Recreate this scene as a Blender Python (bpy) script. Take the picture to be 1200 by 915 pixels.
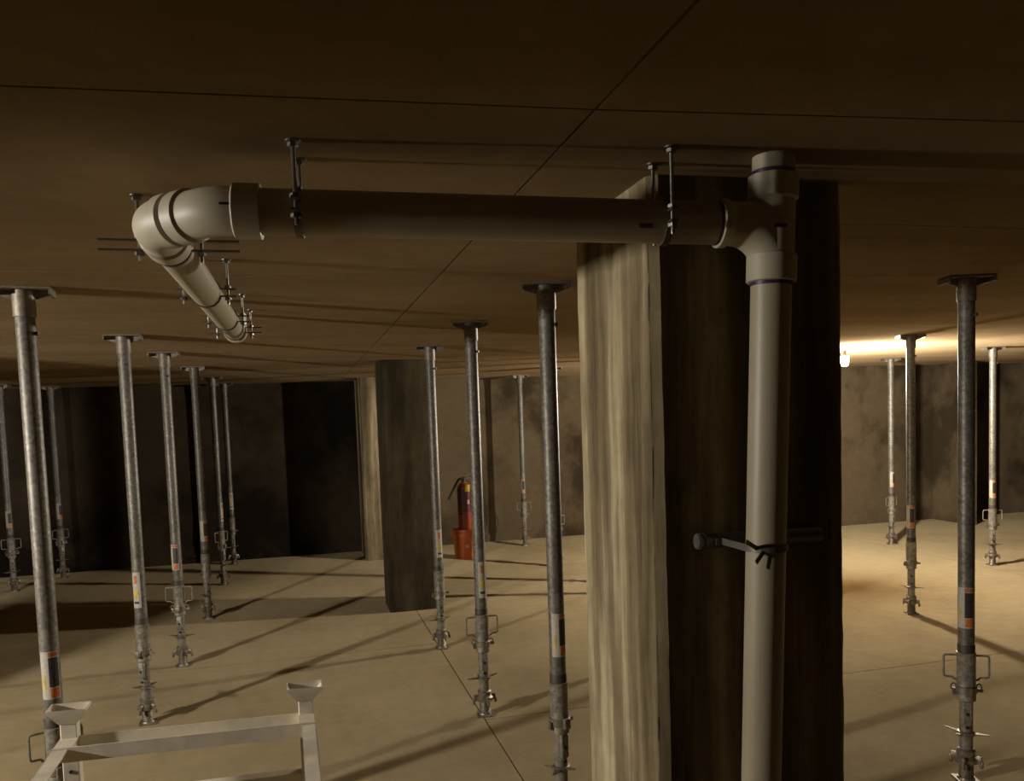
import bpy, math, random
from mathutils import Vector, Matrix
random.seed(7)
scene = bpy.context.scene
for o in list(bpy.data.objects): bpy.data.objects.remove(o, do_unlink=True)
COL = scene.collection
PI = math.pi

# ---------------------------------------------------------------- camera, world, exposure
H = 2.4                      # floor to ceiling
CAM_H = 1.8247
F_PX, CX, CY = 961.6, 600.0, 551.7
YAW, PITCH, ROLL = 0.25117, -0.06584, -0.03515
def make_camera():
    Fv = Vector((math.sin(YAW)*math.cos(PITCH), math.cos(YAW)*math.cos(PITCH), math.sin(PITCH)))
    R0 = Vector((math.cos(YAW), -math.sin(YAW), 0)); U0 = R0.cross(Fv)
    c, s = math.cos(ROLL), math.sin(ROLL)
    R = c*R0 + s*U0; U = -s*R0 + c*U0
    cd = bpy.data.cameras.new('camera'); co = bpy.data.objects.new('camera', cd); COL.objects.link(co)
    m = Matrix((R, U, -Fv)).transposed().to_4x4(); m.translation = Vector((0, 0, CAM_H))
    co.matrix_world = m
    cd.sensor_fit = 'HORIZONTAL'; cd.sensor_width = 36; cd.lens = F_PX/1200*36
    cd.shift_x = 0; cd.shift_y = (CY-457.5)/1200
    cd.clip_start = 0.02; cd.clip_end = 100
    scene.camera = co
make_camera()
w = bpy.data.worlds.new('world'); scene.world = w; w.use_nodes = True
w.node_tree.nodes['Background'].inputs[0].default_value = (0, 0, 0, 1)
w.node_tree.nodes['Background'].inputs[1].default_value = 0.0
vs = scene.view_settings
vs.view_transform = 'Standard'; vs.look = 'None'; vs.exposure = 0.0; vs.gamma = 1.0; vs.use_curve_mapping = False
# the two bare jobsite lamps (built with their bulbs further down): place, glow strength
LAMP_FAR = (5.23, 7.05, 2.275); LAMP_FAR_GLOW = 9000.0
LAMP_NEAR = (-4.5, 2.08, 2.19); LAMP_NEAR_GLOW = 2350.0

# ---------------------------------------------------------------- materials
def nodes_of(name):
    m = bpy.data.materials.new(name); m.use_nodes = True
    nt = m.node_tree; return m, nt, nt.nodes['Principled BSDF']
def N(nt, t, **kw):
    n = nt.nodes.new(t)
    for k, v in kw.items():
        if k.startswith('_'): setattr(n, k[1:], v)
        else: n.inputs[k.replace('__', ' ')].default_value = v
    return n
def ramp(nt, src, stops):
    r = nt.nodes.new('ShaderNodeValToRGB'); nt.links.new(src, r.inputs[0])
    el = r.color_ramp.elements
    while len(el) < len(stops): el.new(0.5)
    for e, (p, c) in zip(el, stops):
        e.position = p; e.color = (*c, 1) if len(c) == 3 else c
    return r
def mixc(nt, a, b, fac, mode='MIX'):
    n = nt.nodes.new('ShaderNodeMix'); n.data_type = 'RGBA'; n.blend_type = mode
    for sock, v in ((n.inputs[0], fac), (n.inputs[6], a), (n.inputs[7], b)):
        if isinstance(v, bpy.types.NodeSocket): nt.links.new(v, sock)
        elif isinstance(v, tuple): sock.default_value = (*v, 1)
        else: sock.default_value = v
    return n.outputs[2]
def plain(name, col, rough=0.5, metal=0.0, noise=0.12, scale=30, bump=0.0):
    m, nt, b = nodes_of(name)
    tc = nt.nodes.new('ShaderNodeTexCoord')
    n = N(nt, 'ShaderNodeTexNoise', Scale=scale, Detail=4.0); nt.links.new(tc.outputs['Object'], n.inputs['Vector'])
    lo = tuple(max(0, c*(1-noise)) for c in col); hi = tuple(min(1, c*(1+noise)) for c in col)
    r = ramp(nt, n.outputs['Fac'], [(0.3, lo), (0.7, hi)])
    nt.links.new(r.outputs[0], b.inputs['Base Color'])
    b.inputs['Roughness'].default_value = rough; b.inputs['Metallic'].default_value = metal
    if bump:
        bp = N(nt, 'ShaderNodeBump', Strength=bump, Distance=0.002); nt.links.new(n.outputs['Fac'], bp.inputs['Height'])
        nt.links.new(bp.outputs[0], b.inputs['Normal'])
    return m
def concrete(name, base, dark, stain_scale=0.8, streak=(1, 1, 1), stain=(0.40, 0.62), fine=0.18, rough=0.75, bump=0.25, amount=1.0, light=None, spec=0.15, matte=False):
    """world-space concrete: cloud stains (stretched by streak), fine mottling and pores"""
    m, nt, b = nodes_of(name)
    g = nt.nodes.new('ShaderNodeNewGeometry')
    mp = nt.nodes.new('ShaderNodeMapping'); mp.inputs['Scale'].default_value = streak
    nt.links.new(g.outputs['Position'], mp.inputs['Vector'])
    n1 = N(nt, 'ShaderNodeTexNoise', Scale=stain_scale, Detail=7.0, Roughness=0.62); nt.links.new(mp.outputs[0], n1.inputs['Vector'])
    n2 = N(nt, 'ShaderNodeTexNoise', Scale=9.0, Detail=8.0, Roughness=0.7); nt.links.new(g.outputs['Position'], n2.inputs['Vector'])
    n3 = N(nt, 'ShaderNodeTexNoise', Scale=90.0, Detail=3.0); nt.links.new(g.outputs['Position'], n3.inputs['Vector'])
    r1 = ramp(nt, n1.outputs['Fac'], [(stain[0], (0, 0, 0)), (stain[1], (1, 1, 1))])
    dk = tuple(base[i]+(dark[i]-base[i])*amount for i in range(3))
    c = mixc(nt, dk, base, r1.outputs[0])
    if light:
        r4 = ramp(nt, n1.outputs['Fac'], [(0.54, (0, 0, 0)), (0.66, (1, 1, 1))])
        c = mixc(nt, c, light, r4.outputs[0])
    r2 = ramp(nt, n2.outputs['Fac'], [(0.3, (1-fine,)*3), (0.7, (1+fine,)*3)])
    c = mixc(nt, c, r2.outputs[0], 1.0, 'MULTIPLY')
    nt.links.new(c, b.inputs['Base Color'])
    b.inputs['Roughness'].default_value = rough; b.inputs['Specular IOR Level'].default_value = spec
    ad = nt.nodes.new('ShaderNodeMath'); ad.operation = 'ADD'
    nt.links.new(n2.outputs['Fac'], ad.inputs[0]); nt.links.new(n3.outputs['Fac'], ad.inputs[1])
    bp = N(nt, 'ShaderNodeBump', Strength=bump, Distance=0.006); nt.links.new(ad.outputs[0], bp.inputs['Height'])
    nt.links.new(bp.outputs[0], b.inputs['Normal'])
    if matte:        # bone-dry concrete: purely diffuse
        d = N(nt, 'ShaderNodeBsdfDiffuse', Roughness=0.6); nt.links.new(c, d.inputs['Color']); nt.links.new(bp.outputs[0], d.inputs['Normal'])
        nt.links.new(d.outputs[0], nt.nodes['Material Output'].inputs['Surface'])
    return m
def steel(name, base, rough=0.42, spangle=0.35, metal=0.75):
    m, nt, b = nodes_of(name)
    tc = nt.nodes.new('ShaderNodeTexCoord')
    v = N(nt, 'ShaderNodeTexVoronoi', Scale=75.0); nt.links.new(tc.outputs['Object'], v.inputs['Vector'])
    n = N(nt, 'ShaderNodeTexNoise', Scale=6.0, Detail=6.0); nt.links.new(tc.outputs['Object'], n.inputs['Vector'])
    lo = tuple(c*(1-spangle) for c in base); hi = tuple(min(1, c*(1+spangle)) for c in base)
    r = ramp(nt, v.outputs['Color'], [(0.1, lo), (0.9, hi)])
    r2 = ramp(nt, n.outputs['Fac'], [(0.3, (0.72, 0.68, 0.62)), (0.65, (1.08, 1.06, 1.04))])
    c = mixc(nt, r.outputs[0], r2.outputs[0], 1.0, 'MULTIPLY')
    nt.links.new(c, b.inputs['Base Color'])
    b.inputs['Roughness'].default_value = rough; b.inputs['Metallic'].default_value = metal
    bp = N(nt, 'ShaderNodeBump', Strength=0.15, Distance=0.001); nt.links.new(v.outputs['Distance'], bp.inputs['Height'])
    nt.links.new(bp.outputs[0], b.inputs['Normal'])
    return m
def glow(name, col, strength):
    m, nt, b = nodes_of(name)
    b.inputs['Base Color'].default_value = (0.8, 0.8, 0.78, 1)
    b.inputs['Emission Color'].default_value = (*col, 1); b.inputs['Emission Strength'].default_value = strength
    return m
M = dict(
    floor=concrete('floor concrete', (0.355, 0.277, 0.155), (0.265, 0.200, 0.108), 0.55, (1, 1, 1), (0.34, 0.56), 0.10, 0.62, 0.06, matte=True),
    ceiling=concrete('ceiling concrete', (0.33, 0.236, 0.128), (0.25, 0.172, 0.090), 0.7, (0.35, 1.6, 1), (0.36, 0.62), 0.10, 0.9, 0.03, matte=True),
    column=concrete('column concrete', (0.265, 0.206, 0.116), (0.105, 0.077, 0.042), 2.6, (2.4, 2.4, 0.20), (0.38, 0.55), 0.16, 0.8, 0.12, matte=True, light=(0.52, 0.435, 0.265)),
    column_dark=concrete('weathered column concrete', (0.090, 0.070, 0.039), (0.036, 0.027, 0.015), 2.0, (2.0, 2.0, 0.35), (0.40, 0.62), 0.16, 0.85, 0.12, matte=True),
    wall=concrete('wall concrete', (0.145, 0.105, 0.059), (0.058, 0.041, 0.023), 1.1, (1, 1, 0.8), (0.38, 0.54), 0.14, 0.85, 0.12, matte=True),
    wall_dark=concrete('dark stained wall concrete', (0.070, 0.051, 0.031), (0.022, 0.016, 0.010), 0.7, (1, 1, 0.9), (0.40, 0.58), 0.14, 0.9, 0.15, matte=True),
    pvc=plain('cream pvc', (0.385, 0.325, 0.215), 0.45, 0, 0.05, 8),
    pvc_fit=plain('cream pvc fitting', (0.43, 0.37, 0.26), 0.5, 0, 0.05, 8),
    primer=plain('purple primer', (0.050, 0.022, 0.060), 0.4, 0, 0.3, 60),
    ink=plain('dark red ink', (0.09, 0.022, 0.018), 0.5, 0, 0.2, 200),
    galv=steel('galvanised tube', (0.175, 0.160, 0.132), 0.5, metal=0.4),
    galv2=steel('galvanised inner tube', (0.25, 0.226, 0.178), 0.5, metal=0.3),
    cast=steel('cast collar steel', (0.27, 0.235, 0.18), 0.5, 0.2, 0.65),
    rust=plain('dark greasy steel', (0.075, 0.060, 0.045), 0.6, 0.4, 0.35, 40),
    plate=steel('head plate steel', (0.22, 0.19, 0.15), 0.55, 0.2, 0.5),
    rod=steel('zinc threaded rod', (0.25, 0.235, 0.205), 0.35, 0.1, 0.9),
    band=steel('dull strap steel', (0.17, 0.155, 0.13), 0.5, 0.15, 0.7),
    white_paint=plain('worn white paint', (0.70, 0.62, 0.48), 0.5, 0.0, 0.14, 14, 0.2),
    sticker=plain('white sticker', (0.46, 0.42, 0.34), 0.45, 0, 0.12, 60),
    sticker_dark=plain('black sticker print', (0.045, 0.034, 0.030), 0.5, 0, 0.5, 120),
    sticker_orange=plain('orange sticker print', (0.55, 0.145, 0.035), 0.5, 0, 0.4, 50),
    sticker_yellow=plain('yellow sticker print', (0.62, 0.45, 0.06), 0.5, 0, 0.3, 50),
    hole=plain('bore shadow steel', (0.02, 0.018, 0.015), 0.9, 0, 0.1, 10),
    orange=plain('orange plastic', (0.50, 0.115, 0.028), 0.42, 0, 0.10, 12),
    red=plain('extinguisher red', (0.26, 0.050, 0.022), 0.35, 0, 0.1, 10),
    maroon=plain('maroon label', (0.10, 0.018, 0.018), 0.5, 0, 0.15, 60),
    rubber=plain('black rubber', (0.02, 0.019, 0.018), 0.55, 0, 0.2, 60),
    yellow=plain('yellow tag card', (0.72, 0.55, 0.06), 0.5, 0, 0.08, 40),
    paper=plain('pale scrap', (0.75, 0.72, 0.65), 0.6, 0, 0.1, 60),
    brass=steel('chrome valve', (0.5, 0.47, 0.40), 0.3, 0.1, 0.8),
)
M['glow_far'] = glow('lit diffuser far', (1.0, 0.94, 0.84), LAMP_FAR_GLOW)
M['glow_near'] = glow('lit diffuser near', (1.0, 0.965, 0.90), LAMP_NEAR_GLOW)

# ---------------------------------------------------------------- mesh helpers
class MB:
    def __init__(s): s.v = []; s.f = []
    def add(s, vs, fs, mat=None):
        o = len(s.v)
        for p in vs:
            p = Vector(p)
            s.v.append(tuple(mat @ p) if mat is not None else tuple(p))
        s.f += [tuple(i+o for i in f) for f in fs]
        return s
    def box(s, x0, x1, y0, y1, z0, z1, mat=None, bev=0.0):
        if bev <= 0:
            vs = [(x, y, z) for z in (z0, z1) for y in (y0, y1) for x in (x0, x1)]
            return s.add(vs, [(0, 2, 3, 1), (4, 5, 7, 6), (0, 1, 5, 4), (2, 6, 7, 3), (0, 4, 6, 2), (1, 3, 7, 5)], mat)
        b = bev
        prof = lambda k, z: [(x0+b+k, y0+k, z), (x1-b-k, y0+k, z), (x1-k, y0+b+k, z), (x1-k, y1-b-k, z), (x1-b-k, y1-k, z), (x0+b+k, y1-k, z), (x0+k, y1-b-k, z), (x0+k, y0+b+k, z)]
        rings = [prof(b*0.7, z0), prof(0, z0+b), prof(0, z1-b), prof(b*0.7, z1)]
        return s.loft(rings, mat)
    def loft(s, rings, mat=None, cap=True, closed=False):
        n = len(rings[0]); vs = [p for r in rings for p in r]; fs = []
        m = len(rings)
        for i in range(m if closed else m-1):
            a, b2 = i*n, ((i+1) % m)*n
            for j in range(n):
                k = (j+1) % n
                fs.append((a+j, a+k, b2+k, b2+j))
        if cap and not closed:
            fs.append(tuple(range(n-1, -1, -1))); fs.append(tuple((m-1)*n+j for j in range(n)))
        return s.add(vs, fs, mat)
    def lathe(s, prof, n=28, mat=None, cap=True, a0=0.0):
        """prof: list of (r, z) bottom to top about the z axis"""
        rings = [[(r*math.cos(a0+2*PI*j/n), r*math.sin(a0+2*PI*j/n), z) for j in range(n)] for r, z in prof]
        return s.loft(rings, mat, cap)
    def sweep(s, pts, rads, n=20, cap=True, closed=False):
        """circle swept along points with a radius each (parallel transport)"""
        P = [Vector(p) for p in pts]; m = len(P)
        if not isinstance(rads, (list, tuple)): rads = [rads]*m
        T = []
        for i in range(m):
            a = P[(i-1) % m] if (closed or i > 0) else P[i]
            b = P[(i+1) % m] if (closed or i < m-1) else P[i]
            t = b-a
            if t.length < 1e-9: t = T[-1].copy() if T else Vector((0, 0, 1))
            T.append(t.normalized())
        u = T[0].orthogonal().normalized(); rings = []
        for i in range(m):
            if i:
                q = T[i-1].rotation_difference(T[i]); u = (q @ u).normalized()
            u = (u - T[i]*u.dot(T[i])).normalized(); v = T[i].cross(u)
            rings.append([tuple(P[i]+rads[i]*(math.cos(2*PI*j/n)*u+math.sin(2*PI*j/n)*v)) for j in range(n)])
        return s.loft(rings, None, cap, closed)
    def pipe(s, p0, p1, ro, ri, n=28):
        """hollow tube with square ends between two points"""
        p0, p1 = Vector(p0), Vector(p1); t = (p1-p0).normalized(); u = t.orthogonal().normalized(); v = t.cross(u)
        ring = lambda p, r: [tuple(p+r*(math.cos(2*PI*j/n)*u+math.sin(2*PI*j/n)*v)) for j in range(n)]
        return s.loft([ring(p0, ri), ring(p0, ro), ring(p1, ro), ring(p1, ri)], None, False, True)
    def prism(s, poly, z0, z1, mat=None):
        return s.loft([[(x, y, z0) for x, y in poly], [(x, y, z1) for x, y in poly]], mat)
    def patch(s, r, a0, a1, z0, z1, n=8, th=0.0012):
        """thin curved sticker wrapped on a vertical tube"""
        rings = []
        for j in range(n+1):
            a = a0+(a1-a0)*j/n; c, q = math.cos(a), math.sin(a)
            rings.append([(r*c, r*q, z0), ((r+th)*c, (r+th)*q, z0), ((r+th)*c, (r+th)*q, z1), (r*c, r*q, z1)])
        return s.loft(rings)
    def mesh(s, name, mat, angle=35):
        me = bpy.data.meshes.new(name); me.from_pydata(s.v, [], s.f)
        me.validate(); me.update()
        import bmesh
        bm = bmesh.new(); bm.from_mesh(me); bmesh.ops.recalc_face_normals(bm, faces=bm.faces); bm.to_mesh(me); bm.free()
        me.polygons.foreach_set('use_smooth', [True]*len(me.polygons))
        me.set_sharp_from_angle(angle=math.radians(angle))
        me.materials.append(mat)
        return me
    def build(s, name, mat, parent=None, loc=None, angle=35):
        o = bpy.data.objects.new(name, s.mesh(name, mat, angle)); COL.objects.link(o)
        if parent is not None: o.parent = parent
        if loc is not None: o.location = loc
        return o
def tag(o, label=None, cat=None, group=None, kind=None):
    if label: o['label'] = label
    if cat: o['category'] = cat
    if group: o['group'] = group
    if kind: o['kind'] = kind
    return o
def empty(name, loc=(0, 0, 0), rz=0.0):
    o = bpy.data.objects.new(name, None); COL.objects.link(o); o.location = loc; o.rotation_euler = (0, 0, rz)
    o.empty_display_size = 0.1
    return o
def copy_tree(o, parent=None):
    c = o.copy(); COL.objects.link(c)
    if parent is not None: c.parent = parent
    for ch in list(o.children): copy_tree(ch, c)
    return c
def struct(name, mb, mat, parent=None):
    o = mb.build(name, mat, parent)
    if parent is None: o['kind'] = 'structure'
    return o

# ---------------------------------------------------------------- the setting
X0, X1, Y0, Y1 = -8.5, 13.5, -9.0, 11.72
YR, XS = 10.72, 6.6          # right part of the back wall stands further forward
fl = MB().box(X0, X1, Y0, Y1, -0.30, -0.06)
floor = struct('floor', fl, M['floor'])
def slabs(parent, name, cells, z0, z1, mat, jit=0.0):
    for (xa, xb, ya, yb) in cells:
        d = random.uniform(-jit, jit)
        MB().box(xa+G/2, xb-G/2, ya+G/2, yb-G/2, z0+d, z1+d).build(name, mat, parent)
G = 0.008
xsR = [1.0, 7.2, X1]; ysR = [Y0, -2.0, 4.76, Y1]
cells = [(xsR[i], xsR[i+1], ysR[j], ysR[j+1]) for i in range(2) for j in range(3)]
xsL = [X0, -4.6, 1.0]; ysL = [Y0, -0.2, 6.55, Y1]
cells += [(xsL[i], xsL[i+1], ysL[j], ysL[j+1]) for i in range(2) for j in range(3)]
slabs(floor, 'floor_slab', cells, -0.06, 0.0, M['floor'])

ce = MB().box(X0, X1, Y0, Y1, H+0.03, H+0.30)
ceiling = struct('ceiling', ce, M['ceiling'])
XJ = 0.573
def cell_rows(xs, ys): return [(xs[i], xs[i+1], ys[j], ys[j+1]) for i in range(len(xs)-1) for j in range(len(ys)-1)]
G = 0.006
def bent(y):      # one form joint runs slightly out of square
    return 1.0 if abs(y-1.545) < 1e-6 else 0.0
def slabs(parent, name, cells, z0, z1, mat):
    for (xa, xb, ya, yb) in cells:
        k = lambda x, y: y-bent(y)*0.085*(x-XJ+0.5)*(1 if x > -3 else 0.6)
        xa2, xb2 = xa+G/2, xb-G/2
        MB().prism([(xa2, k(xa2, ya)+G/2), (xb2, k(xb2, ya)+G/2), (xb2, k(xb2, yb)-G/2), (xa2, k(xa2, yb)-G/2)], z0, z1).build(name, mat, parent)
slabs(ceiling, 'ceiling_panel', cell_rows([X0, -4.3, XJ], [Y0, -5.2, -1.9, -0.16, 1.545, 3.289, 5.5, 7.73, 9.6, Y1]), H, H+0.03, M['ceiling'])
slabs(ceiling, 'ceiling_panel', cell_rows([XJ, 5.45, 9.9, X1], [Y0, -5.2, -1.9, 0.0, 1.545, 2.30, 3.2, 5.2, 7.73, 9.6, Y1]), H, H+0.03, M['ceiling'])

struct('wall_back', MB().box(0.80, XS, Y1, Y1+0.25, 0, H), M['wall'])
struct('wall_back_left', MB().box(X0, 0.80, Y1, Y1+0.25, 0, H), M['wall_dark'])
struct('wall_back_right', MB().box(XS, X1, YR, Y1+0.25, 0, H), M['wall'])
struct('wall_added_shade', MB().box(X0, -3.6, 1.80, 2.0, 0, H), M['wall'])  # unseen wall, added to keep the left lamp off the near floor
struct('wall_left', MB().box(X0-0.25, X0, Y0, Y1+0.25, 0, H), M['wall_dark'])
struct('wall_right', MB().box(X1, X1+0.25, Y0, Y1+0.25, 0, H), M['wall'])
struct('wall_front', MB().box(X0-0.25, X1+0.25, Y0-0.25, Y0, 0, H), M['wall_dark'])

# columns
def column(name, label, x0, x1, y0, y1, mat, strip=True):
    t = empty(name, ((x0+x1)/2, (y0+y1)/2, 0)); tag(t, label, 'column', kind='thing' if strip else 'structure')
    hx, hy = (x1-x0)/2, (y1-y0)/2; c = 0.022
    poly = [(-hx, -hy+c), (-hx+c, -hy), (hx-c, -hy), (hx, -hy+c), (hx, hy-c), (hx-c, hy), (-hx+c, hy), (-hx, hy-c)]
    mb = MB(); nz = 40; rings = []
    for i in range(nz+1):
        z = H*i/nz
        rings.append([(x+random.uniform(-.0012, .0012), y+random.uniform(-.0012, .0012), z) for x, y in poly])
    sh = mb.loft(rings).build('shaft', mat, t, angle=20)
    if strip:     # ragged mortar fins left along the chamfer where the form boards met
        for (px, py, ang) in ((-hx, -hy+c, PI), (-hx+c, -hy, -PI/2)):
            z = 0.02
            while z < H-0.03:
                l = random.uniform(0.03, 0.22); h = random.uniform(0.0008, 0.0035)
                dx, dy = math.cos(ang), math.sin(ang)
                n = 5
                rings = []
                for i in range(n+1):
                    q = min(z+l*i/n, H-0.01); hh = h*(0.3+random.random()) if 0 < i < n else 0.0004
                    tx, ty = -dy, dx
                    rings.append([(px+tx*.0015, py+ty*.0015, q), (px+dx*hh, py+dy*hh, q), (px-tx*.0015, py-ty*.0015, q)])
                MB().loft(rings).build('mortar_fin', mat, t); z += l+random.uniform(0.0, 0.08)
    return t
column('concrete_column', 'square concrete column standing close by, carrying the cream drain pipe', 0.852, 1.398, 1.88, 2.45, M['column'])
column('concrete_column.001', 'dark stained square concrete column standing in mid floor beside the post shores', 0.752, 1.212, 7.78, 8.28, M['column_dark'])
column('concrete_column.002', 'pale concrete pilaster against the back wall, seen past the left edge of the mid column', 0.770, 1.27, 10.86, Y1-0.004, M['column'], False)
column('concrete_column.003', 'thin concrete fin standing out of the right back wall', 9.50, 9.60, 9.92, YR-0.004, M['wall'], False)

column('added_shade_column', 'unseen square concrete column added on the left to shade the far left', -4.12, -3.62, 3.85, 4.35, M['column_dark'], False)  # unseen column, added to darken the far left floor and back wall

# ---------------------------------------------------------------- drain pipe
R_P, R_H, R_B = 0.0478, 0.0568, 0.0505
T = Vector((1.082, 1.715, 2.246))          # tee centre
PBOT = Vector((1.004, 1.730, 0.0))
A = Vector((-0.055, 1.826, 2.272))         # horizontal pipe end at the first elbow
C1 = Vector((-0.150, 1.835, 2.274)); C2 = Vector((-0.287, 1.985, 2.276))
E0 = Vector((-0.287, 2.17, 2.278)); E1 = Vector((-0.287, 4.40, 2.300))
drain = empty('drain_pipe', (PBOT.x, PBOT.y, 0))
tag(drain, 'cream plastic drain pipe running along the ceiling and down the front of the near column', 'pipe')
def dp(name, mb, mat, label=None, parent=None):
    o = mb.build(name, mat, parent or drain)
    o.location = (-PBOT.x, -PBOT.y, 0) if parent is None else (0, 0, 0)
    if label: o['label'] = label
    return o
dv = (T-PBOT).normalized()
ax = lambda h: T+dv*h                       # along the upright
dh = (A-T).normalized()
hx = lambda d: T+dh*d                       # along the horizontal run
dp('upright_pipe', MB().sweep([PBOT, ax(-0.10)], R_P-.0015, 40), M['pvc'])
top = T+dv*((H-T.z)/dv.z)
dp('ceiling_stub', MB().sweep([ax(0.08), top], R_P, 40), M['pvc'])
tee = MB()
tee.sweep([ax(-0.132), ax(-0.130), ax(-0.072), ax(-0.066), ax(0.052), ax(0.058), ax(0.108), ax(0.110)],
          [R_H-.003, R_H, R_H, R_B, R_B, R_H, R_H, R_H-.003], 40)
arc = []
for i in range(13):                          # long-turn branch sweeping down into the run
    a = PI/2*i/12
    arc.append(T+dh*(0.105-0.105*math.sin(a)) - dv*(0.095*(1-math.cos(a))))
tee.sweep([hx(0.135), hx(0.133), hx(0.118), hx(0.112)]+arc[0:1]+arc[1:], [R_H-.004, R_H-.002, R_H-.002, R_B]+[R_B-.001]*len(arc), 36)
tee.sweep([hx(0.12), hx(0.0)], R_B-.001, 36)
tee_o = dp('sanitary_tee', tee, M['pvc_fit'])
dp('primer_ring', MB().sweep([ax(-0.140), ax(-0.131)], R_P+.0012, 40), M['primer'], 'purple primer ring under the tee')
dp('primer_ring', MB().sweep([ax(0.108), ax(0.120)], R_P+.0012, 40), M['primer'], 'dark primer ring above the tee')
dp('primer_ring', MB().sweep([hx(0.134), hx(0.142)], R_P+.0012, 40), M['primer'], 'purple primer ring beside the tee branch')
dp('horizontal_pipe', MB().sweep([hx(0.12), A], R_P, 40), M['pvc'])
def bend_pts(p, c, q, tl, n=8):
    d0 = (p-c).normalized(); d1 = (q-c).normalized(); a = c+d0*tl; b = c+d1*tl; out = []
    for i in range(n+1):
        t = i/n; out.append(a*(1-t)**2+c*2*t*(1-t)+b*t*t)
    return out
def between(a, b, t): return a+(b-a)*t
d12 = (C2-C1).normalized(); d01 = (C1-A).normalized(); d23 = (E0-C2).normalized()
# first 45: hub at the pipe, body, hub
b1 = bend_pts(A, C1, C2, 0.040)
e1 = MB().sweep([A-d01*0.001, A, A+d01*0.052, A+d01*0.056]+b1+[C1+d12*0.066, C1+d12*0.070, C1+d12*0.106, C1+d12*0.108],
                [R_H-.003, R_H, R_H, R_B]+[R_B]*len(b1)+[R_B, R_H, R_H, R_H-.003], 40)
dp('elbow_fitting', e1, M['pvc_fit'])
dp('primer_ring', MB().sweep([C1+d12*0.104, C1+d12*0.122], R_P+.0015, 40), M['primer'], 'purple primer ring between the two elbows')
b2 = bend_pts(C1, C2, E0, 0.045)
L12 = (C2-C1).length
e2 = MB().sweep([C1+d12*0.120, C1+d12*0.122, C1+d12*(L12-0.048)]+b2+[E0-d23*0.075, E0-d23*0.070, E0-d23*0.003, E0],
                [R_H-.002, R_H+.001, R_H+.001]+[R_B+.002]*len(b2)+[R_B, R_H, R_H, R_H-.003], 40)
dp('elbow_fitting', e2, M['pvc_fit'])
dp('primer_ring', MB().sweep([E0-d23*0.001, E0+d23*0.008], R_P+.0012, 40), M['primer'], 'dark primer ring at the second elbow')
dp('branch_pipe', MB().sweep([E0-d23*0.05, E1], R_P, 40), M['pvc'])
up = bend_pts(E1, E1+Vector((0, 0.085, 0)), E1+Vector((0, 0.085, 0.2)), 0.06)
dp('elbow_fitting', MB().sweep([E1-d23*0.06, E1-d23*0.058, E1, E1+d23*0.002]+up+[Vector((E1.x, E1.y+0.085, H))],
   [R_H-.003, R_H-.001, R_H-.001, R_B]+[R_B]*len(up)+[R_B], 32), M['pvc_fit'])
# printed marks on the plastic: small illegible stamps
def stamp(p, axis, r, ang, w, h, mat, label):
    """thin curved mark on a pipe at p, axis direction, angle about it"""
    axis = axis.normalized(); u = Vector((0, -1, 0)); u = (u-axis*u.dot(axis)).normalized(); v = axis.cross(u)
    mb = MB(); rings = []
    for j in range(5):
        a = ang+(j/4-.5)*h/r
        d = math.cos(a)*u+math.sin(a)*v
        rings.append([tuple(p+d*r-axis*w/2), tuple(p+d*(r+.0008)-axis*w/2), tuple(p+d*(r+.0008)+axis*w/2), tuple(p+d*r+axis*w/2)])
    mb.loft(rings); return dp('printed_mark', mb, mat, label)
stamp(hx(0.318), dh, R_P, -0.42, 0.030, 0.010, M['ink'], 'dark red printed mark')
stamp(ax(-0.012), dv, R_B, -0.25, 0.008, 0.036, M['ink'], 'dark printed mark on the tee')
stamp(C1-d01*0.030, d01, R_B+.0003, 0.05, 0.020, 0.005, M['rubber'], 'small dark scuff on the elbow')

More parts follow.
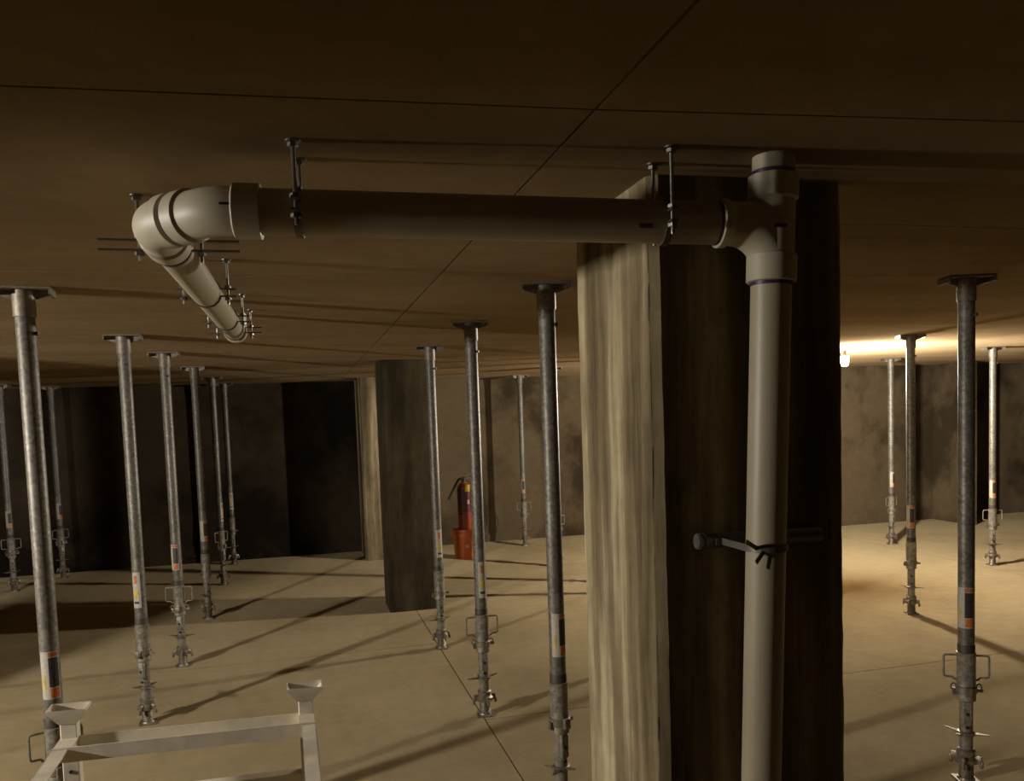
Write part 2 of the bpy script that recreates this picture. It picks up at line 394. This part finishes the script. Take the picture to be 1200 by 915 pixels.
# ---------------------------------------------------------------- pipe hangers
def rod_mb(x, y, z0, z1, r=0.0048):
    mb = MB(); rings = []; n = 8; k = int((z1-z0)/0.006)
    prof = []
    for i in range(k+1):
        z = z0+(z1-z0)*i/k; prof.append((r if i % 2 else r*0.86, z))
    return mb.lathe(prof, n, Matrix.Translation((x, y, 0)))
def nut_mb(x, y, z, r=0.0115, h=0.010):
    return MB().lathe([(r*.85, z), (r, z+.0015), (r, z+h-.0015), (r*.85, z+h)], 6, Matrix.Translation((x, y, 0)))
def hanger(name, label, p, axis, off=0.072, ear=0.145, low=0.10, short=False):
    """split pipe clamp: two half bands with long flat ears, hung on two threaded rods"""
    t = empty(name, (p.x, p.y, H)); tag(t, label, 'hanger', 'pipe hangers under the ceiling')
    ax_ = axis.normalized(); side = Vector((ax_.y, -ax_.x, 0)).normalized()
    zc = p.z-H; w = 0.016
    r = R_P+.0006
    for sgn, nm in ((1, 'upper_band'), (-1, 'lower_band')):
        mb = MB(); path = [(-ear, 0.010*sgn), (-r-.010, 0.010*sgn)]
        for i in range(13):
            a = PI-PI*i/12; path.append((r*math.cos(a)*1.0, max(0.010, r*math.sin(a))*sgn if abs(math.sin(a)) < .2 else r*math.sin(a)*sgn))
        path += [(r+.010, 0.010*sgn), (ear, 0.010*sgn)]
        th = 0.0042; rings = []
        for i, (s, z) in enumerate(path):
            s0, z0 = path[max(0, i-1)]; s1, z1 = path[min(len(path)-1, i+1)]
            d = Vector((s1-s0, z1-z0)).normalized(); nn = Vector((-d.y, d.x))*sgn
            q0 = side*s+Vector((0, 0, zc+z)); q1 = side*(s+nn.x*th)+Vector((0, 0, zc+z+nn.y*th))
            rings.append([tuple(q0-ax_*w/2), tuple(q0+ax_*w/2), tuple(q1+ax_*w/2), tuple(q1-ax_*w/2)])
        mb.loft(rings).build(nm, M['band'], t)
    for sgn in (-1, 1):
        q = side*sgn*off
        rod = rod_mb(q.x, q.y, zc-0.040 if not short else zc-0.03, 0.0).build('threaded_rod', M['rod'], t)
        nut_mb(q.x, q.y, zc-0.026).build('nut', M['rod'], rod)
        nut_mb(q.x, q.y, zc+0.0145).build('nut', M['rod'], rod)
        MB().lathe([(0.016, -0.004), (0.016, -0.0005)], 14, Matrix.Translation((q.x, q.y, 0))).build('washer', M['rod'], rod)
        nut_mb(q.x, q.y, -0.0145).build('nut', M['rod'], rod)
    return t
on_h = lambda x: between(T, A, (x-T.x)/(A.x-T.x))
on_d = lambda y: between(E0, E1, (y-E0.y)/(E1.y-E0.y))
hanger('pipe_hanger', 'pair of threaded rods clamping the horizontal drain pipe right of its elbow', on_h(0.022), dh, 0.062, 0.085)
hanger('pipe_hanger', 'pair of threaded rods clamping the horizontal drain pipe at the column corner', on_h(0.820), dh, 0.062, 0.080)
hanger('pipe_hanger', 'long eared pipe clamp just behind the drain elbow', on_d(2.215), d23, 0.072, 0.165)
hanger('pipe_hanger', 'pipe clamp on the branch pipe, next after the elbow', on_d(3.02), d23, 0.072, 0.10)
hanger('pipe_hanger', 'pipe clamp on the branch pipe, last but one before its far end', on_d(3.81), d23, 0.072, 0.10)
hanger('pipe_hanger', 'pipe clamp at the far end of the branch pipe', on_d(4.30), d23, 0.080, 0.13)

# strut bracket on the column front
zS = 1.497; pS = PBOT+dv*(zS/dv.z)
br = empty('strut_bracket', (1.115, 1.879, zS)); tag(br, 'dark steel strut with strap holding the upright pipe to the column', 'bracket')
s0, s1, yb, dep = -0.168, 0.186, -0.0005, 0.040
st = MB().sweep([(s0, -0.0195, 0), (s1, -0.0195, -0.006)], 0.0185, 20)
for k in (0.004, 0.016): st.sweep([(s0+k, -0.0195, 0), (s0+k+0.005, -0.0195, 0)], 0.0205, 20)
st.build('strut_bar', M['band'], br)
px_, py_ = pS.x-1.115, pS.y-1.879
sp = MB(); rings = []; w = 0.017; r = R_P+.0008
path = [(-r-0.012, yb-dep-.002-py_)]
path = [(-r-0.020, -dep+yb-.003), (-r-0.002, -dep+yb-.003)]
for i in range(15):
    a = PI*1.02+(PI*0.96)*i/14
    path.append((r*math.cos(a), py_+r*math.sin(a)))
path += [(r+0.002, -dep+yb-.003), (r+0.020, -dep+yb-.003)]
for i, (s, y) in enumerate(path):
    s_0, y_0 = path[max(0, i-1)]; s_1, y_1 = path[min(len(path)-1, i+1)]
    d = Vector((s_1-s_0, y_1-y_0)).normalized(); nn = Vector((d.y, -d.x))*0.002
    rings.append([(px_+s, y, -w/2), (px_+s+nn.x, y+nn.y, -w/2), (px_+s+nn.x, y+nn.y, w/2), (px_+s, y, w/2)])
sp.loft(rings).build('strap', M['band'], br)
for k, (dx, dz, a) in enumerate(((-0.062, 0.014, 0.5), (-0.040, -0.012, -0.55), (-0.020, -0.020, -1.0))):
    mb = MB().box(-0.028, 0.028, -0.0012, 0.0012, -0.005, 0.005, Matrix.Translation((px_+dx, py_-0.040-0.004*k, dz)) @ Matrix.Rotation(a, 4, 'Y') @ Matrix.Rotation(0.5, 4, 'Z'))
    mb.build('strap_tail', M['rod'], br)

# ---------------------------------------------------------------- post shores
R_O, R_S, R_I = 0.0362, 0.0425, 0.0300
def cached(fn):
    store = {}
    def get(*k):
        if k not in store: store[k] = fn(*k)
        return store[k]
    return get
def m_head():
    mb = MB(); z1 = H-0.0005
    mb.box(-0.105, 0.105, -0.062, 0.062, z1-0.009, z1, bev=0.002)
    for s in (-1, 1): mb.box(s*0.105-(0.008 if s > 0 else 0), s*0.105+(0.008 if s < 0 else 0), -0.062, 0.062, z1-0.030, z1-0.004)
    for s in (-1, 1): mb.add([(s*0.030, -0.004, z1-0.008), (s*0.098, -0.004, z1-0.008), (s*0.098, -0.004, z1-0.026), (s*0.030, -0.004, z1-0.050),
                              (s*0.030, 0.004, z1-0.008), (s*0.098, 0.004, z1-0.008), (s*0.098, 0.004, z1-0.026), (s*0.030, 0.004, z1-0.050)],
                             [(0, 1, 2, 3), (7, 6, 5, 4), (0, 4, 5, 1), (1, 5, 6, 2), (2, 6, 7, 3), (3, 7, 4, 0)])
    return mb.mesh('head_plate', M['plate'])
def m_socket(): return MB().lathe([(R_O+.004, H-0.115), (R_O+.0055, H-0.112), (R_O+.0055, H-0.012), (R_O+.004, H-0.010)], 28).mesh('head_socket', M['plate'])
def m_outer(): return MB().lathe([(R_O-.002, 0.612), (R_O, 0.614), (R_O, H-0.02), (R_O-.002, H-0.012)], 28).mesh('outer_tube', M['galv'])
def m_ring(): return MB().lathe([(R_O+.001, 0.628), (R_O+.0025, 0.630), (R_O+.0025, 0.665), (R_O+.001, 0.668)], 28).mesh('dark_ring', M['rust'])
def m_sleeve(): return MB().lathe([(R_S-.004, 0.395), (R_S, 0.397), (R_S, 0.430), (R_S-.001, 0.432), (R_S-.001, 0.620), (R_S, 0.622), (R_S, 0.628), (R_O, 0.630)], 28).mesh('sleeve', M['galv2'])
def m_clamp():
    mb = MB().lathe([(R_S+.002, 0.430), (R_S+.005, 0.433), (R_S+.005, 0.462), (R_S+.002, 0.465)], 28)
    mb.box(-0.016, 0.016, -R_S-0.020, -R_S, 0.425, 0.470, bev=0.003)
    mb.box(R_S-.002, R_S+0.030, -0.006, 0.006, 0.436, 0.452); mb.box(-R_S-0.018, -R_S+.002, -0.010, 0.010, 0.418, 0.452, bev=0.002)
    return mb.mesh('locking_band', M['cast'])
def m_handle(s):
    x0, x1 = s*(R_S-.002), s*(R_S+0.055)
    pts = [(x0, 0, 0.612)]
    for c, d0, d1 in (((x1, 0.612), (-s, 0), (0, -1)), ((x1, 0.505), (0, 1), (-s, 0))):
        rr = 0.014
        for i in range(5):
            t = i/4; a = (c[0]+d0[0]*rr*1, c[1]+d0[1]*rr); b = (c[0]+d1[0]*rr, c[1]+d1[1]*rr)
            pts.append(((1-t)**2*a[0]+2*t*(1-t)*c[0]+t*t*b[0], 0, (1-t)**2*a[1]+2*t*(1-t)*c[1]+t*t*b[1]))
    pts.append((x0+s*0.020, 0, 0.505)); pts.append((x0+s*0.012, 0, 0.495)); pts.append((x0, 0, 0.492))
    return MB().sweep(pts, 0.0052, 8).mesh('handle', M['galv2'])
def m_hook(s):
    c = s*(R_S+0.012); pts = [(c+s*0.012*math.cos(a), 0, 0.458+0.016*math.sin(a)) for a in [2.6-i*0.42 for i in range(13)]]
    return MB().sweep(pts, 0.0042, 7).mesh('hook', M['cast'])
def m_inner():
    mb = MB().lathe([(R_I, 0.030), (R_I, 0.60)], 26); return mb.mesh('inner_tube', M['galv2'])
def m_boss(): return MB().box(-0.020, 0.020, -R_I-.0075, -R_I+.012, 0.285, 0.392, bev=0.004).mesh('pin_plate', M['galv2'])
def m_hole(z): return MB().lathe([(0.0085, 0.0), (0.0085, 0.004)], 14, Matrix.Translation((0, -R_I-(.0055 if z > .28 else -.0015), z)) @ Matrix.Rotation(PI/2, 4, 'X')).mesh('pin_hole', M['hole'])
def m_wing():
    mb = MB().lathe([(R_I+.004, 0.222), (R_I+.009, 0.225), (R_I+.009, 0.240), (R_I+.004, 0.243)], 24)
    for k, l in ((0.35, .07), (PI+0.1, .075), (1.9, .045), (4.6, .045)):
        m = Matrix.Rotation(k, 4, 'Z')
        mb.add([(R_I, -.016, .228), (R_I+l, -.003, .236), (R_I+l, .003, .236), (R_I, .016, .228), (R_I, -.016, .236), (R_I+l, -.003, .240), (R_I+l, .003, .240), (R_I, .016, .236)],
               [(3, 2, 1, 0), (4, 5, 6, 7), (0, 1, 5, 4), (1, 2, 6, 5), (2, 3, 7, 6), (3, 0, 4, 7)], m)
    return mb.mesh('wing_plate', M['cast'])
def m_nut():
    mb = MB().lathe([(R_I+.004, 0.085), (R_I+.020, 0.092), (R_I+.022, 0.112), (R_I+.010, 0.125), (R_I+.012, 0.150), (R_I+.004, 0.158)], 20)
    for k in (0.2, PI+0.2, PI/2+.4, 3*PI/2+.3):
        m = Matrix.Rotation(k, 4, 'Z')
        mb.box(R_I+.008, R_I+.040, -.009, .009, .092, .128, m, 0.004)
        mb.box(R_I+.030, R_I+.046, -.007, .007, .072, .108, m, 0.003)
    return mb.mesh('adjusting_nut', M['cast'])
def m_screw():
    prof = []; k = 18
    for i in range(k+1): prof.append((R_I+(.0035 if i % 2 else .0005), 0.008+0.085*i/k))
    return MB().lathe(prof, 24).mesh('jack_screw', M['cast'])
def m_base():
    return MB().box(-0.050, 0.050, -0.050, 0.050, 0.0005, 0.009, bev=0.002).lathe([(0.040, 0.0085), (0.036, 0.018)], 22).mesh('base_plate', M['cast'])
def m_bolt(z): return MB().lathe([(0.0085, 0), (0.0085, 0.012)], 6, Matrix.Translation((0, -R_O, z)) @ Matrix.Rotation(PI/2, 4, 'X')).mesh('bolt', M['rust'])
def m_sticker(kind):
    d = math.radians
    if kind == 0: return MB().patch(R_O+.0003, d(-165), d(-52), 0.75, 0.945, 14).mesh('sticker', M['sticker'])
    if kind == 1: return MB().patch(R_O+.0016, d(-112), d(-56), 0.800, 0.920, 8, .0009).mesh('sticker_print', M['sticker_dark'])
    if kind == 2: return MB().patch(R_O+.0016, d(-108), d(-60), 0.756, 0.794, 8, .0009).mesh('sticker_print', M['sticker_orange'])
    if kind == 3: return MB().patch(R_O+.0016, d(-112), d(-56), 0.925, 0.942, 8, .0009).mesh('sticker_print', M['sticker_orange'])
    if kind == 4: return MB().patch(R_O+.0016, d(-150), d(-135), 0.79, 0.85, 4, .0009).mesh('sticker_print', M['sticker_yellow'])
    if kind == 5: return MB().patch(R_O+.0003, d(-120), d(-40), 0.735, 0.955, 10).mesh('sticker', M['sticker'])
    if kind == 6: return MB().patch(R_O+.0016, d(-96), d(-70), 0.885, 0.935, 6, .0009).mesh('sticker_print', M['sticker_orange'])
    if kind == 7: return MB().patch(R_O+.0016, d(-105), d(-60), 0.76, 0.775, 6, .0009).mesh('sticker_print', M['sticker_dark'])
    if kind == 8: return MB().patch(R_O+.0016, d(-105), d(-60), 0.80, 0.84, 6, .0009).mesh('sticker_print', M['sticker_yellow'])
MESH = {}
def mesh_of(fn, *a):
    k = (fn.__name__,)+a
    if k not in MESH: MESH[k] = fn(*a)
    return MESH[k]
def part(name, me, parent, rz=0.0):
    o = bpy.data.objects.new(name, me); COL.objects.link(o); o.parent = parent; o.rotation_euler = (0, 0, rz); return o
def post_shore(x, y, label, rz=0.0, head=0.0, handles=True, sticker='a', group='post shores between floor and ceiling', name='post_shore'):
    """rz turns the tube hardware (stickers, handles), head turns the head plate"""
    t = empty(name, (x, y, 0)); tag(t, label, 'shore post', group, 'thing')
    part('head_plate', mesh_of(m_head), t, head); part('head_socket', mesh_of(m_socket), t)
    ot = part('outer_tube', mesh_of(m_outer), t)
    part('dark_ring', mesh_of(m_ring), t)
    sl = part('sleeve', mesh_of(m_sleeve), t)
    part('locking_band', mesh_of(m_clamp), t, rz)
    if handles:
        for s in (-1, 1):
            part('handle', mesh_of(m_handle, s), t, rz); part('hook', mesh_of(m_hook, s), t, rz)
    inn = part('inner_tube', mesh_of(m_inner), t)
    pp = part('pin_plate', mesh_of(m_boss), t, rz); part('pin_hole', mesh_of(m_hole, 0.335), pp)
    part('pin_hole', mesh_of(m_hole, 0.268), inn, rz)
    part('wing_plate', mesh_of(m_wing), t, rz*2.3)
    part('adjusting_nut', mesh_of(m_nut), t, rz*1.7+head); part('jack_screw', mesh_of(m_screw), t); part('base_plate', mesh_of(m_base), t, head)
    part('bolt', mesh_of(m_bolt, 2.22), ot, rz+0.9)
    if sticker == 'a':
        s = part('sticker', mesh_of(m_sticker, 0), t, rz)
        for k in (1, 2, 3, 4): part('sticker_print', mesh_of(m_sticker, k), s)
    elif sticker == 'b':
        s = part('sticker', mesh_of(m_sticker, 5), t, rz)
        for k in (6, 7, 8): part('sticker_print', mesh_of(m_sticker, k), s)
    return t
V = -YAW      # facing the viewer's side of the room
SH = [
 (-1.030, 3.66, 'nearest left post shore, lit pale on its left side, behind the white rack', 0.45, 0.25, True, 'a'),
 (-1.005, 5.43, 'second post shore of the left row, its foot just above the white rack rail', -0.5, 0.2, False, 'b'),
 (-0.958, 6.67, 'third post shore of the left row, with two square handles at knee height', -0.18, 0.15, True, 'a'),
 (-0.930, 8.24, 'fourth post shore of the left row, standing in dark shadow', 0.5, 0.1, False, 'a'),
 (-0.940, 9.98, 'fifth post shore of the left row, thin and dark before the back wall', 0.9, 0.1, True, 'b'),
 (-0.930, 11.40, 'last post shore of the left row, close against the dark back wall', 0.2, 0.1, False, 'b'),
 (-3.30, 10.60, 'dim post shore at the left edge of view near the back wall', 0.3, 0.1, True, 'a'),
 (-2.96, 11.30, 'dim post shore mostly hidden behind the nearest left shore', 0.7, 0.1, True, 'a'),
 (1.015, 6.41, 'slim post shore just right of the mid column, at its near corner', 0.1, 0.0, False, 'b'),
 (1.020, 4.85, 'post shore covering half of the fire extinguisher and orange bucket', 0.02, -0.05, True, 'b'),
 (1.072, 3.47, 'large post shore beside the near column, with a black printed label', 0.35, -0.12, False, 'a'),
 (3.010, 11.12, 'distant post shore throwing its shadow on the back wall', -0.35, 0.1, True, 'a'),
 (2.955, 9.42, 'far post shore mostly hidden behind the large shore by the near column', 0.1, 0.1, True, 'a'),
 (3.075, 8.36, 'post shore hidden behind the near column, further one of two', 0.4, 0.1, True, 'a'),
 (3.020, 7.76, 'post shore hidden behind the near column, closer one of two', 0.8, 0.1, True, 'b'),
 (3.030, 3.20, 'large dark post shore at right with two square handles', -0.55, -0.15, True, 'a'),
 (5.060, 5.95, 'post shore between the glaring lamp and the large right shore', -0.6, -0.2, False, 'a'),
 (7.370, 9.02, 'pale post shore nearest the right back wall, right of the lamp', 0.2, -0.2, True, 'a'),
 (7.355, 7.40, 'pale lit post shore right of the large dark right shore', -0.4, -0.1, True, 'a'),
 (8.76, 8.10, 'post shore cut by the right edge of the picture', 0.3, 0.0, True, 'a'),
]
for (x, y, lab, rz, hd, hn, stk) in SH:
    post_shore(x, y, lab, rz, hd+V*0.6, hn, stk)

# ---------------------------------------------------------------- white stacking rack
rk = empty('steel_rack', (-0.381, 2.30, 0), math.radians(1.0))
tag(rk, 'white painted steel stacking rack with flared corner cups, in front of the left shore', 'rack')
zr = 0.85; hw, yb_, yf_ = 0.392, 0.535, -0.62
def lean(mb):       # the rack top sits a touch higher at its right side
    mb.v = [(x, y, z+(-0.025*x if z > 0.55 else 0)) for x, y, z in mb.v]; return mb
def post(x, y, nm='post'):
    mb = MB(); mb.box(x-0.024, x+0.024, y-0.024, y+0.024, 0.006, zr+0.055, bev=0.003)
    p = lean(mb).build(nm, M['white_paint'], rk)
    MB().box(x-0.045, x+0.045, y-0.045, y+0.045, 0.0005, 0.007, bev=0.001).build('foot_plate', M['white_paint'], p)
    c = MB(); z0, z1 = zr+0.05, zr+0.098; a0, a1, t = 0.026, 0.058, 0.0035
    q = lambda a: 0.026+(a-0.026)*0.42
    sq = lambda a, z: [(x-a, y-q(a), z), (x+a, y-q(a), z), (x+a, y+q(a), z), (x-a, y+q(a), z)]
    c.loft([sq(a0, z0), sq(a1, z1-0.008), sq(a1, z1), sq(a1-t, z1), sq(a1-t, z1-0.007), sq(a0-t, z0+.002)])
    lean(c).build('corner_cup', M['white_paint'], p, angle=20)
    ph = MB().lathe([(0.006, 0), (0.006, 0.003)], 12, Matrix.Translation((x, y-0.0238, zr-0.105)) @ Matrix.Rotation(PI/2, 4, 'X'))
    lean(ph).build('pin_hole', M['hole'], p)
    return p
for x in (-0.363, 0.363):
    post(x, yb_); post(x, yf_)
def rail(nm, mb): return lean(mb).build(nm, M['white_paint'], rk)
# back top channel: far flange between the posts, web, near flange running past the side rails
mb = MB().box(-0.338, 0.338, yb_-0.004, yb_, zr-0.038, zr+0.002).box(-hw+0.03, hw-0.03, yb_-0.105, yb_-0.001, zr-0.042, zr-0.038)
mb.box(-hw, hw, yb_-0.109, yb_-0.104, zr-0.042, zr+0.004)
rail('back_rail', mb)
rail('lower_rail', MB().box(-0.339, 0.339, yb_-0.022, yb_+0.022, zr-0.240, zr-0.200, bev=0.002))
rail('bottom_rail', MB().box(-0.339, 0.339, yb_-0.022, yb_+0.022, 0.12, 0.16, bev=0.002))
for s in (-1, 1):   # side rails, flat on top, running towards the viewer
    mb = MB().box(s*(hw-0.022)-0.0225, s*(hw-0.022)+0.0225, yf_+0.024, yb_-0.110, zr-0.006, zr-0.001)
    mb.box(s*(hw-0.0015)-0.002, s*(hw-0.0015)+0.002, yf_+0.024, yb_-0.110, zr-0.046, zr-0.001)
    rail('side_rail', mb)
    rail('corner_plate', MB().box(s*0.363-0.026, s*0.363+0.026, yb_-0.104, yb_-0.022, zr-0.002, zr+0.003))
    rail('side_brace', MB().box(s*0.363-0.015, s*0.363+0.015, yf_+0.024, yb_-0.024, 0.12, 0.15, bev=0.002))
rail('front_rail', MB().box(-0.339, 0.339, yf_-0.022, yf_+0.022, 0.12, 0.16, bev=0.002))

# ---------------------------------------------------------------- bucket and fire extinguisher
BX, BY = 2.015, 10.50
bk = empty('bucket', (BX, BY, 0)); tag(bk, 'orange plastic bucket on the floor near the back wall', 'bucket')
b = MB(); hB = 0.385
b.lathe([(0.118, 0.0005), (0.126, 0.004), (0.145, 0.29), (0.152, 0.292), (0.153, 0.325), (0.149, 0.327), (0.150, 0.365), (0.157, 0.367), (0.157, hB),
         (0.151, hB), (0.143, 0.30), (0.122, 0.010), (0.0, 0.009)], 36)
b.build('pail', M['orange'], bk)
for s in (-1, 1):
    MB().box(s*0.150-0.018, s*0.150+0.018, -0.016, 0.016, 0.315, 0.350, bev=0.003).build('handle_ear', M['orange'], bk)
pts = [(0.160*math.cos(a), -0.02-0.155*math.sin(a)*0.99, 0.333+0.03*math.sin(a)) for a in [PI*i/16 for i in range(17)]]
MB().sweep(pts, 0.003, 6).build('bail_wire', M['rod'], bk)
mk = MB()
for (a0, a1, z0, z1) in ((-1.62, -1.42, 0.160, 0.172), (-1.50, -1.30, 0.180, 0.190), (-1.66, -1.58, 0.165, 0.195), (-1.36, -1.25, 0.150, 0.162)):
    rr = 0.126+0.019*(z0+z1)/2/0.29
    mk.patch(rr+.0012, a0, a1, z0, z1, 4, .0012)
mk.build('white_mark', M['sticker'], bk)
fe = empty('fire_extinguisher', (BX+0.03, BY+0.012, 0.012)); tag(fe, 'tall red fire extinguisher with a yellow tag standing in the orange bucket', 'extinguisher')
f = MB().lathe([(0.060, 0.0), (0.092, 0.006), (0.096, 0.03), (0.096, 0.88), (0.090, 0.925), (0.066, 0.962), (0.034, 0.980), (0.030, 0.995)], 32)
f.build('cylinder', M['red'], fe)
MB().patch(0.0965, math.radians(-178), math.radians(-2), 0.60, 0.90, 14, .001).build('maroon_label', M['maroon'], fe)
MB().patch(0.0980, math.radians(-82), math.radians(-66), 0.705, 0.755, 4, .001).build('white_square', M['sticker'], fe)
MB().patch(0.0965, math.radians(-160), math.radians(-110), 0.565, 0.590, 8, .001).build('dark_strip', M['rubber'], fe)
v = MB().lathe([(0.030, 0.985), (0.034, 0.990), (0.034, 1.03), (0.026, 1.045)], 18); v.box(-0.030, 0.030, -0.020, 0.020, 1.020, 1.055, bev=.004)
v.build('valve', M['rubber'], fe)
MB().sweep([(-0.02, 0, 1.050), (0.03, 0, 1.066), (0.09, -0.005, 1.092), (0.14, -0.01, 1.105)], [0.010, 0.011, 0.010, 0.007], 10).build('squeeze_handle', M['brass'], fe)
MB().sweep([(0.01, 0, 1.030), (0.06, 0, 1.036), (0.12, -0.005, 1.040)], [0.009, 0.010, 0.007], 10).build('carry_handle', M['brass'], fe)
MB().sweep([(-0.025, -0.02, 1.035), (-0.075, -0.03, 1.025), (-0.105, -0.035, 0.985), (-0.150, -0.035, 0.900), (-0.195, -0.035, 0.815)], [0.013, 0.015, 0.015, 0.015, 0.015], 12).build('hose', M['rubber'], fe)
MB().sweep([(-0.194, -0.035, 0.818), (-0.208, -0.035, 0.790), (-0.218, -0.035, 0.770)], [0.017, 0.019, 0.017], 12).build('nozzle', M['rubber'], fe)
MB().box(-0.063, -0.005, -0.104, -0.101, 0.865, 0.955, Matrix.Rotation(0.06, 4, 'Y'), 0.0008).build('inspection_tag', M['yellow'], fe)
MB().sweep([(0.0, -0.034, 1.02), (-0.015, -0.08, 0.99), (-0.034, -0.1025, 0.95)], 0.0015, 5).build('tag_string', M['rod'], fe)

# ---------------------------------------------------------------- lamps
def work_lamp(name, p, glow_mat, label, k=1.0):
    t = empty(name, (p[0], p[1], H)); tag(t, label, 'lamp')
    dz = p[2]-H
    MB().lathe([(0.016*k, dz-0.066*k), (0.026*k, dz-0.060*k), (0.033*k, dz-0.048*k), (0.036*k, dz-0.030*k), (0.036*k, dz+0.028*k), (0.030*k, dz+0.030*k)], 20).build('lit_diffuser', glow_mat, t)
    MB().lathe([(0.038*k, dz-0.074*k), (0.038*k, dz-0.068*k)], 20).build('light_stop_disc', M['rubber'], t)  # opaque disc added below the diffuser to cut light falling straight down
    MB().lathe([(0.014*k, dz+0.052*k), (0.020*k, dz+0.050*k), (0.040*k, dz+0.0305*k), (0.040*k, dz+0.032*k), (0.024*k, dz+0.052*k)][::-1], 20).build('cap', M['rubber'], t)
    MB().lathe([(0.017, dz+0.050*k), (0.017, dz+0.050*k+0.035)], 16).build('socket', M['rubber'], t)
    MB().sweep([(0, 0, dz+0.050*k+0.03), (0, 0.002, -0.02), (0, 0, -0.0005)], 0.004, 8).build('cord', M['rubber'], t)
    return t
work_lamp('work_lamp', LAMP_FAR, M['glow_far'], 'glaring work lamp hung from the ceiling at the right edge of the near column')
work_lamp('work_lamp', LAMP_NEAR, M['glow_near'], 'work lamp hung from the ceiling out of view to the left', 2.0)

# ---------------------------------------------------------------- small things on the floor
sc = MB().lathe([(0.018, 0.0006), (0.020, 0.002), (0.019, 0.005)], 14).build('plastic_cap', M['paper']); sc.location = (2.67, 3.14, 0)
tag(sc, 'small pale round cap lying on the floor right of the near column', 'cap')
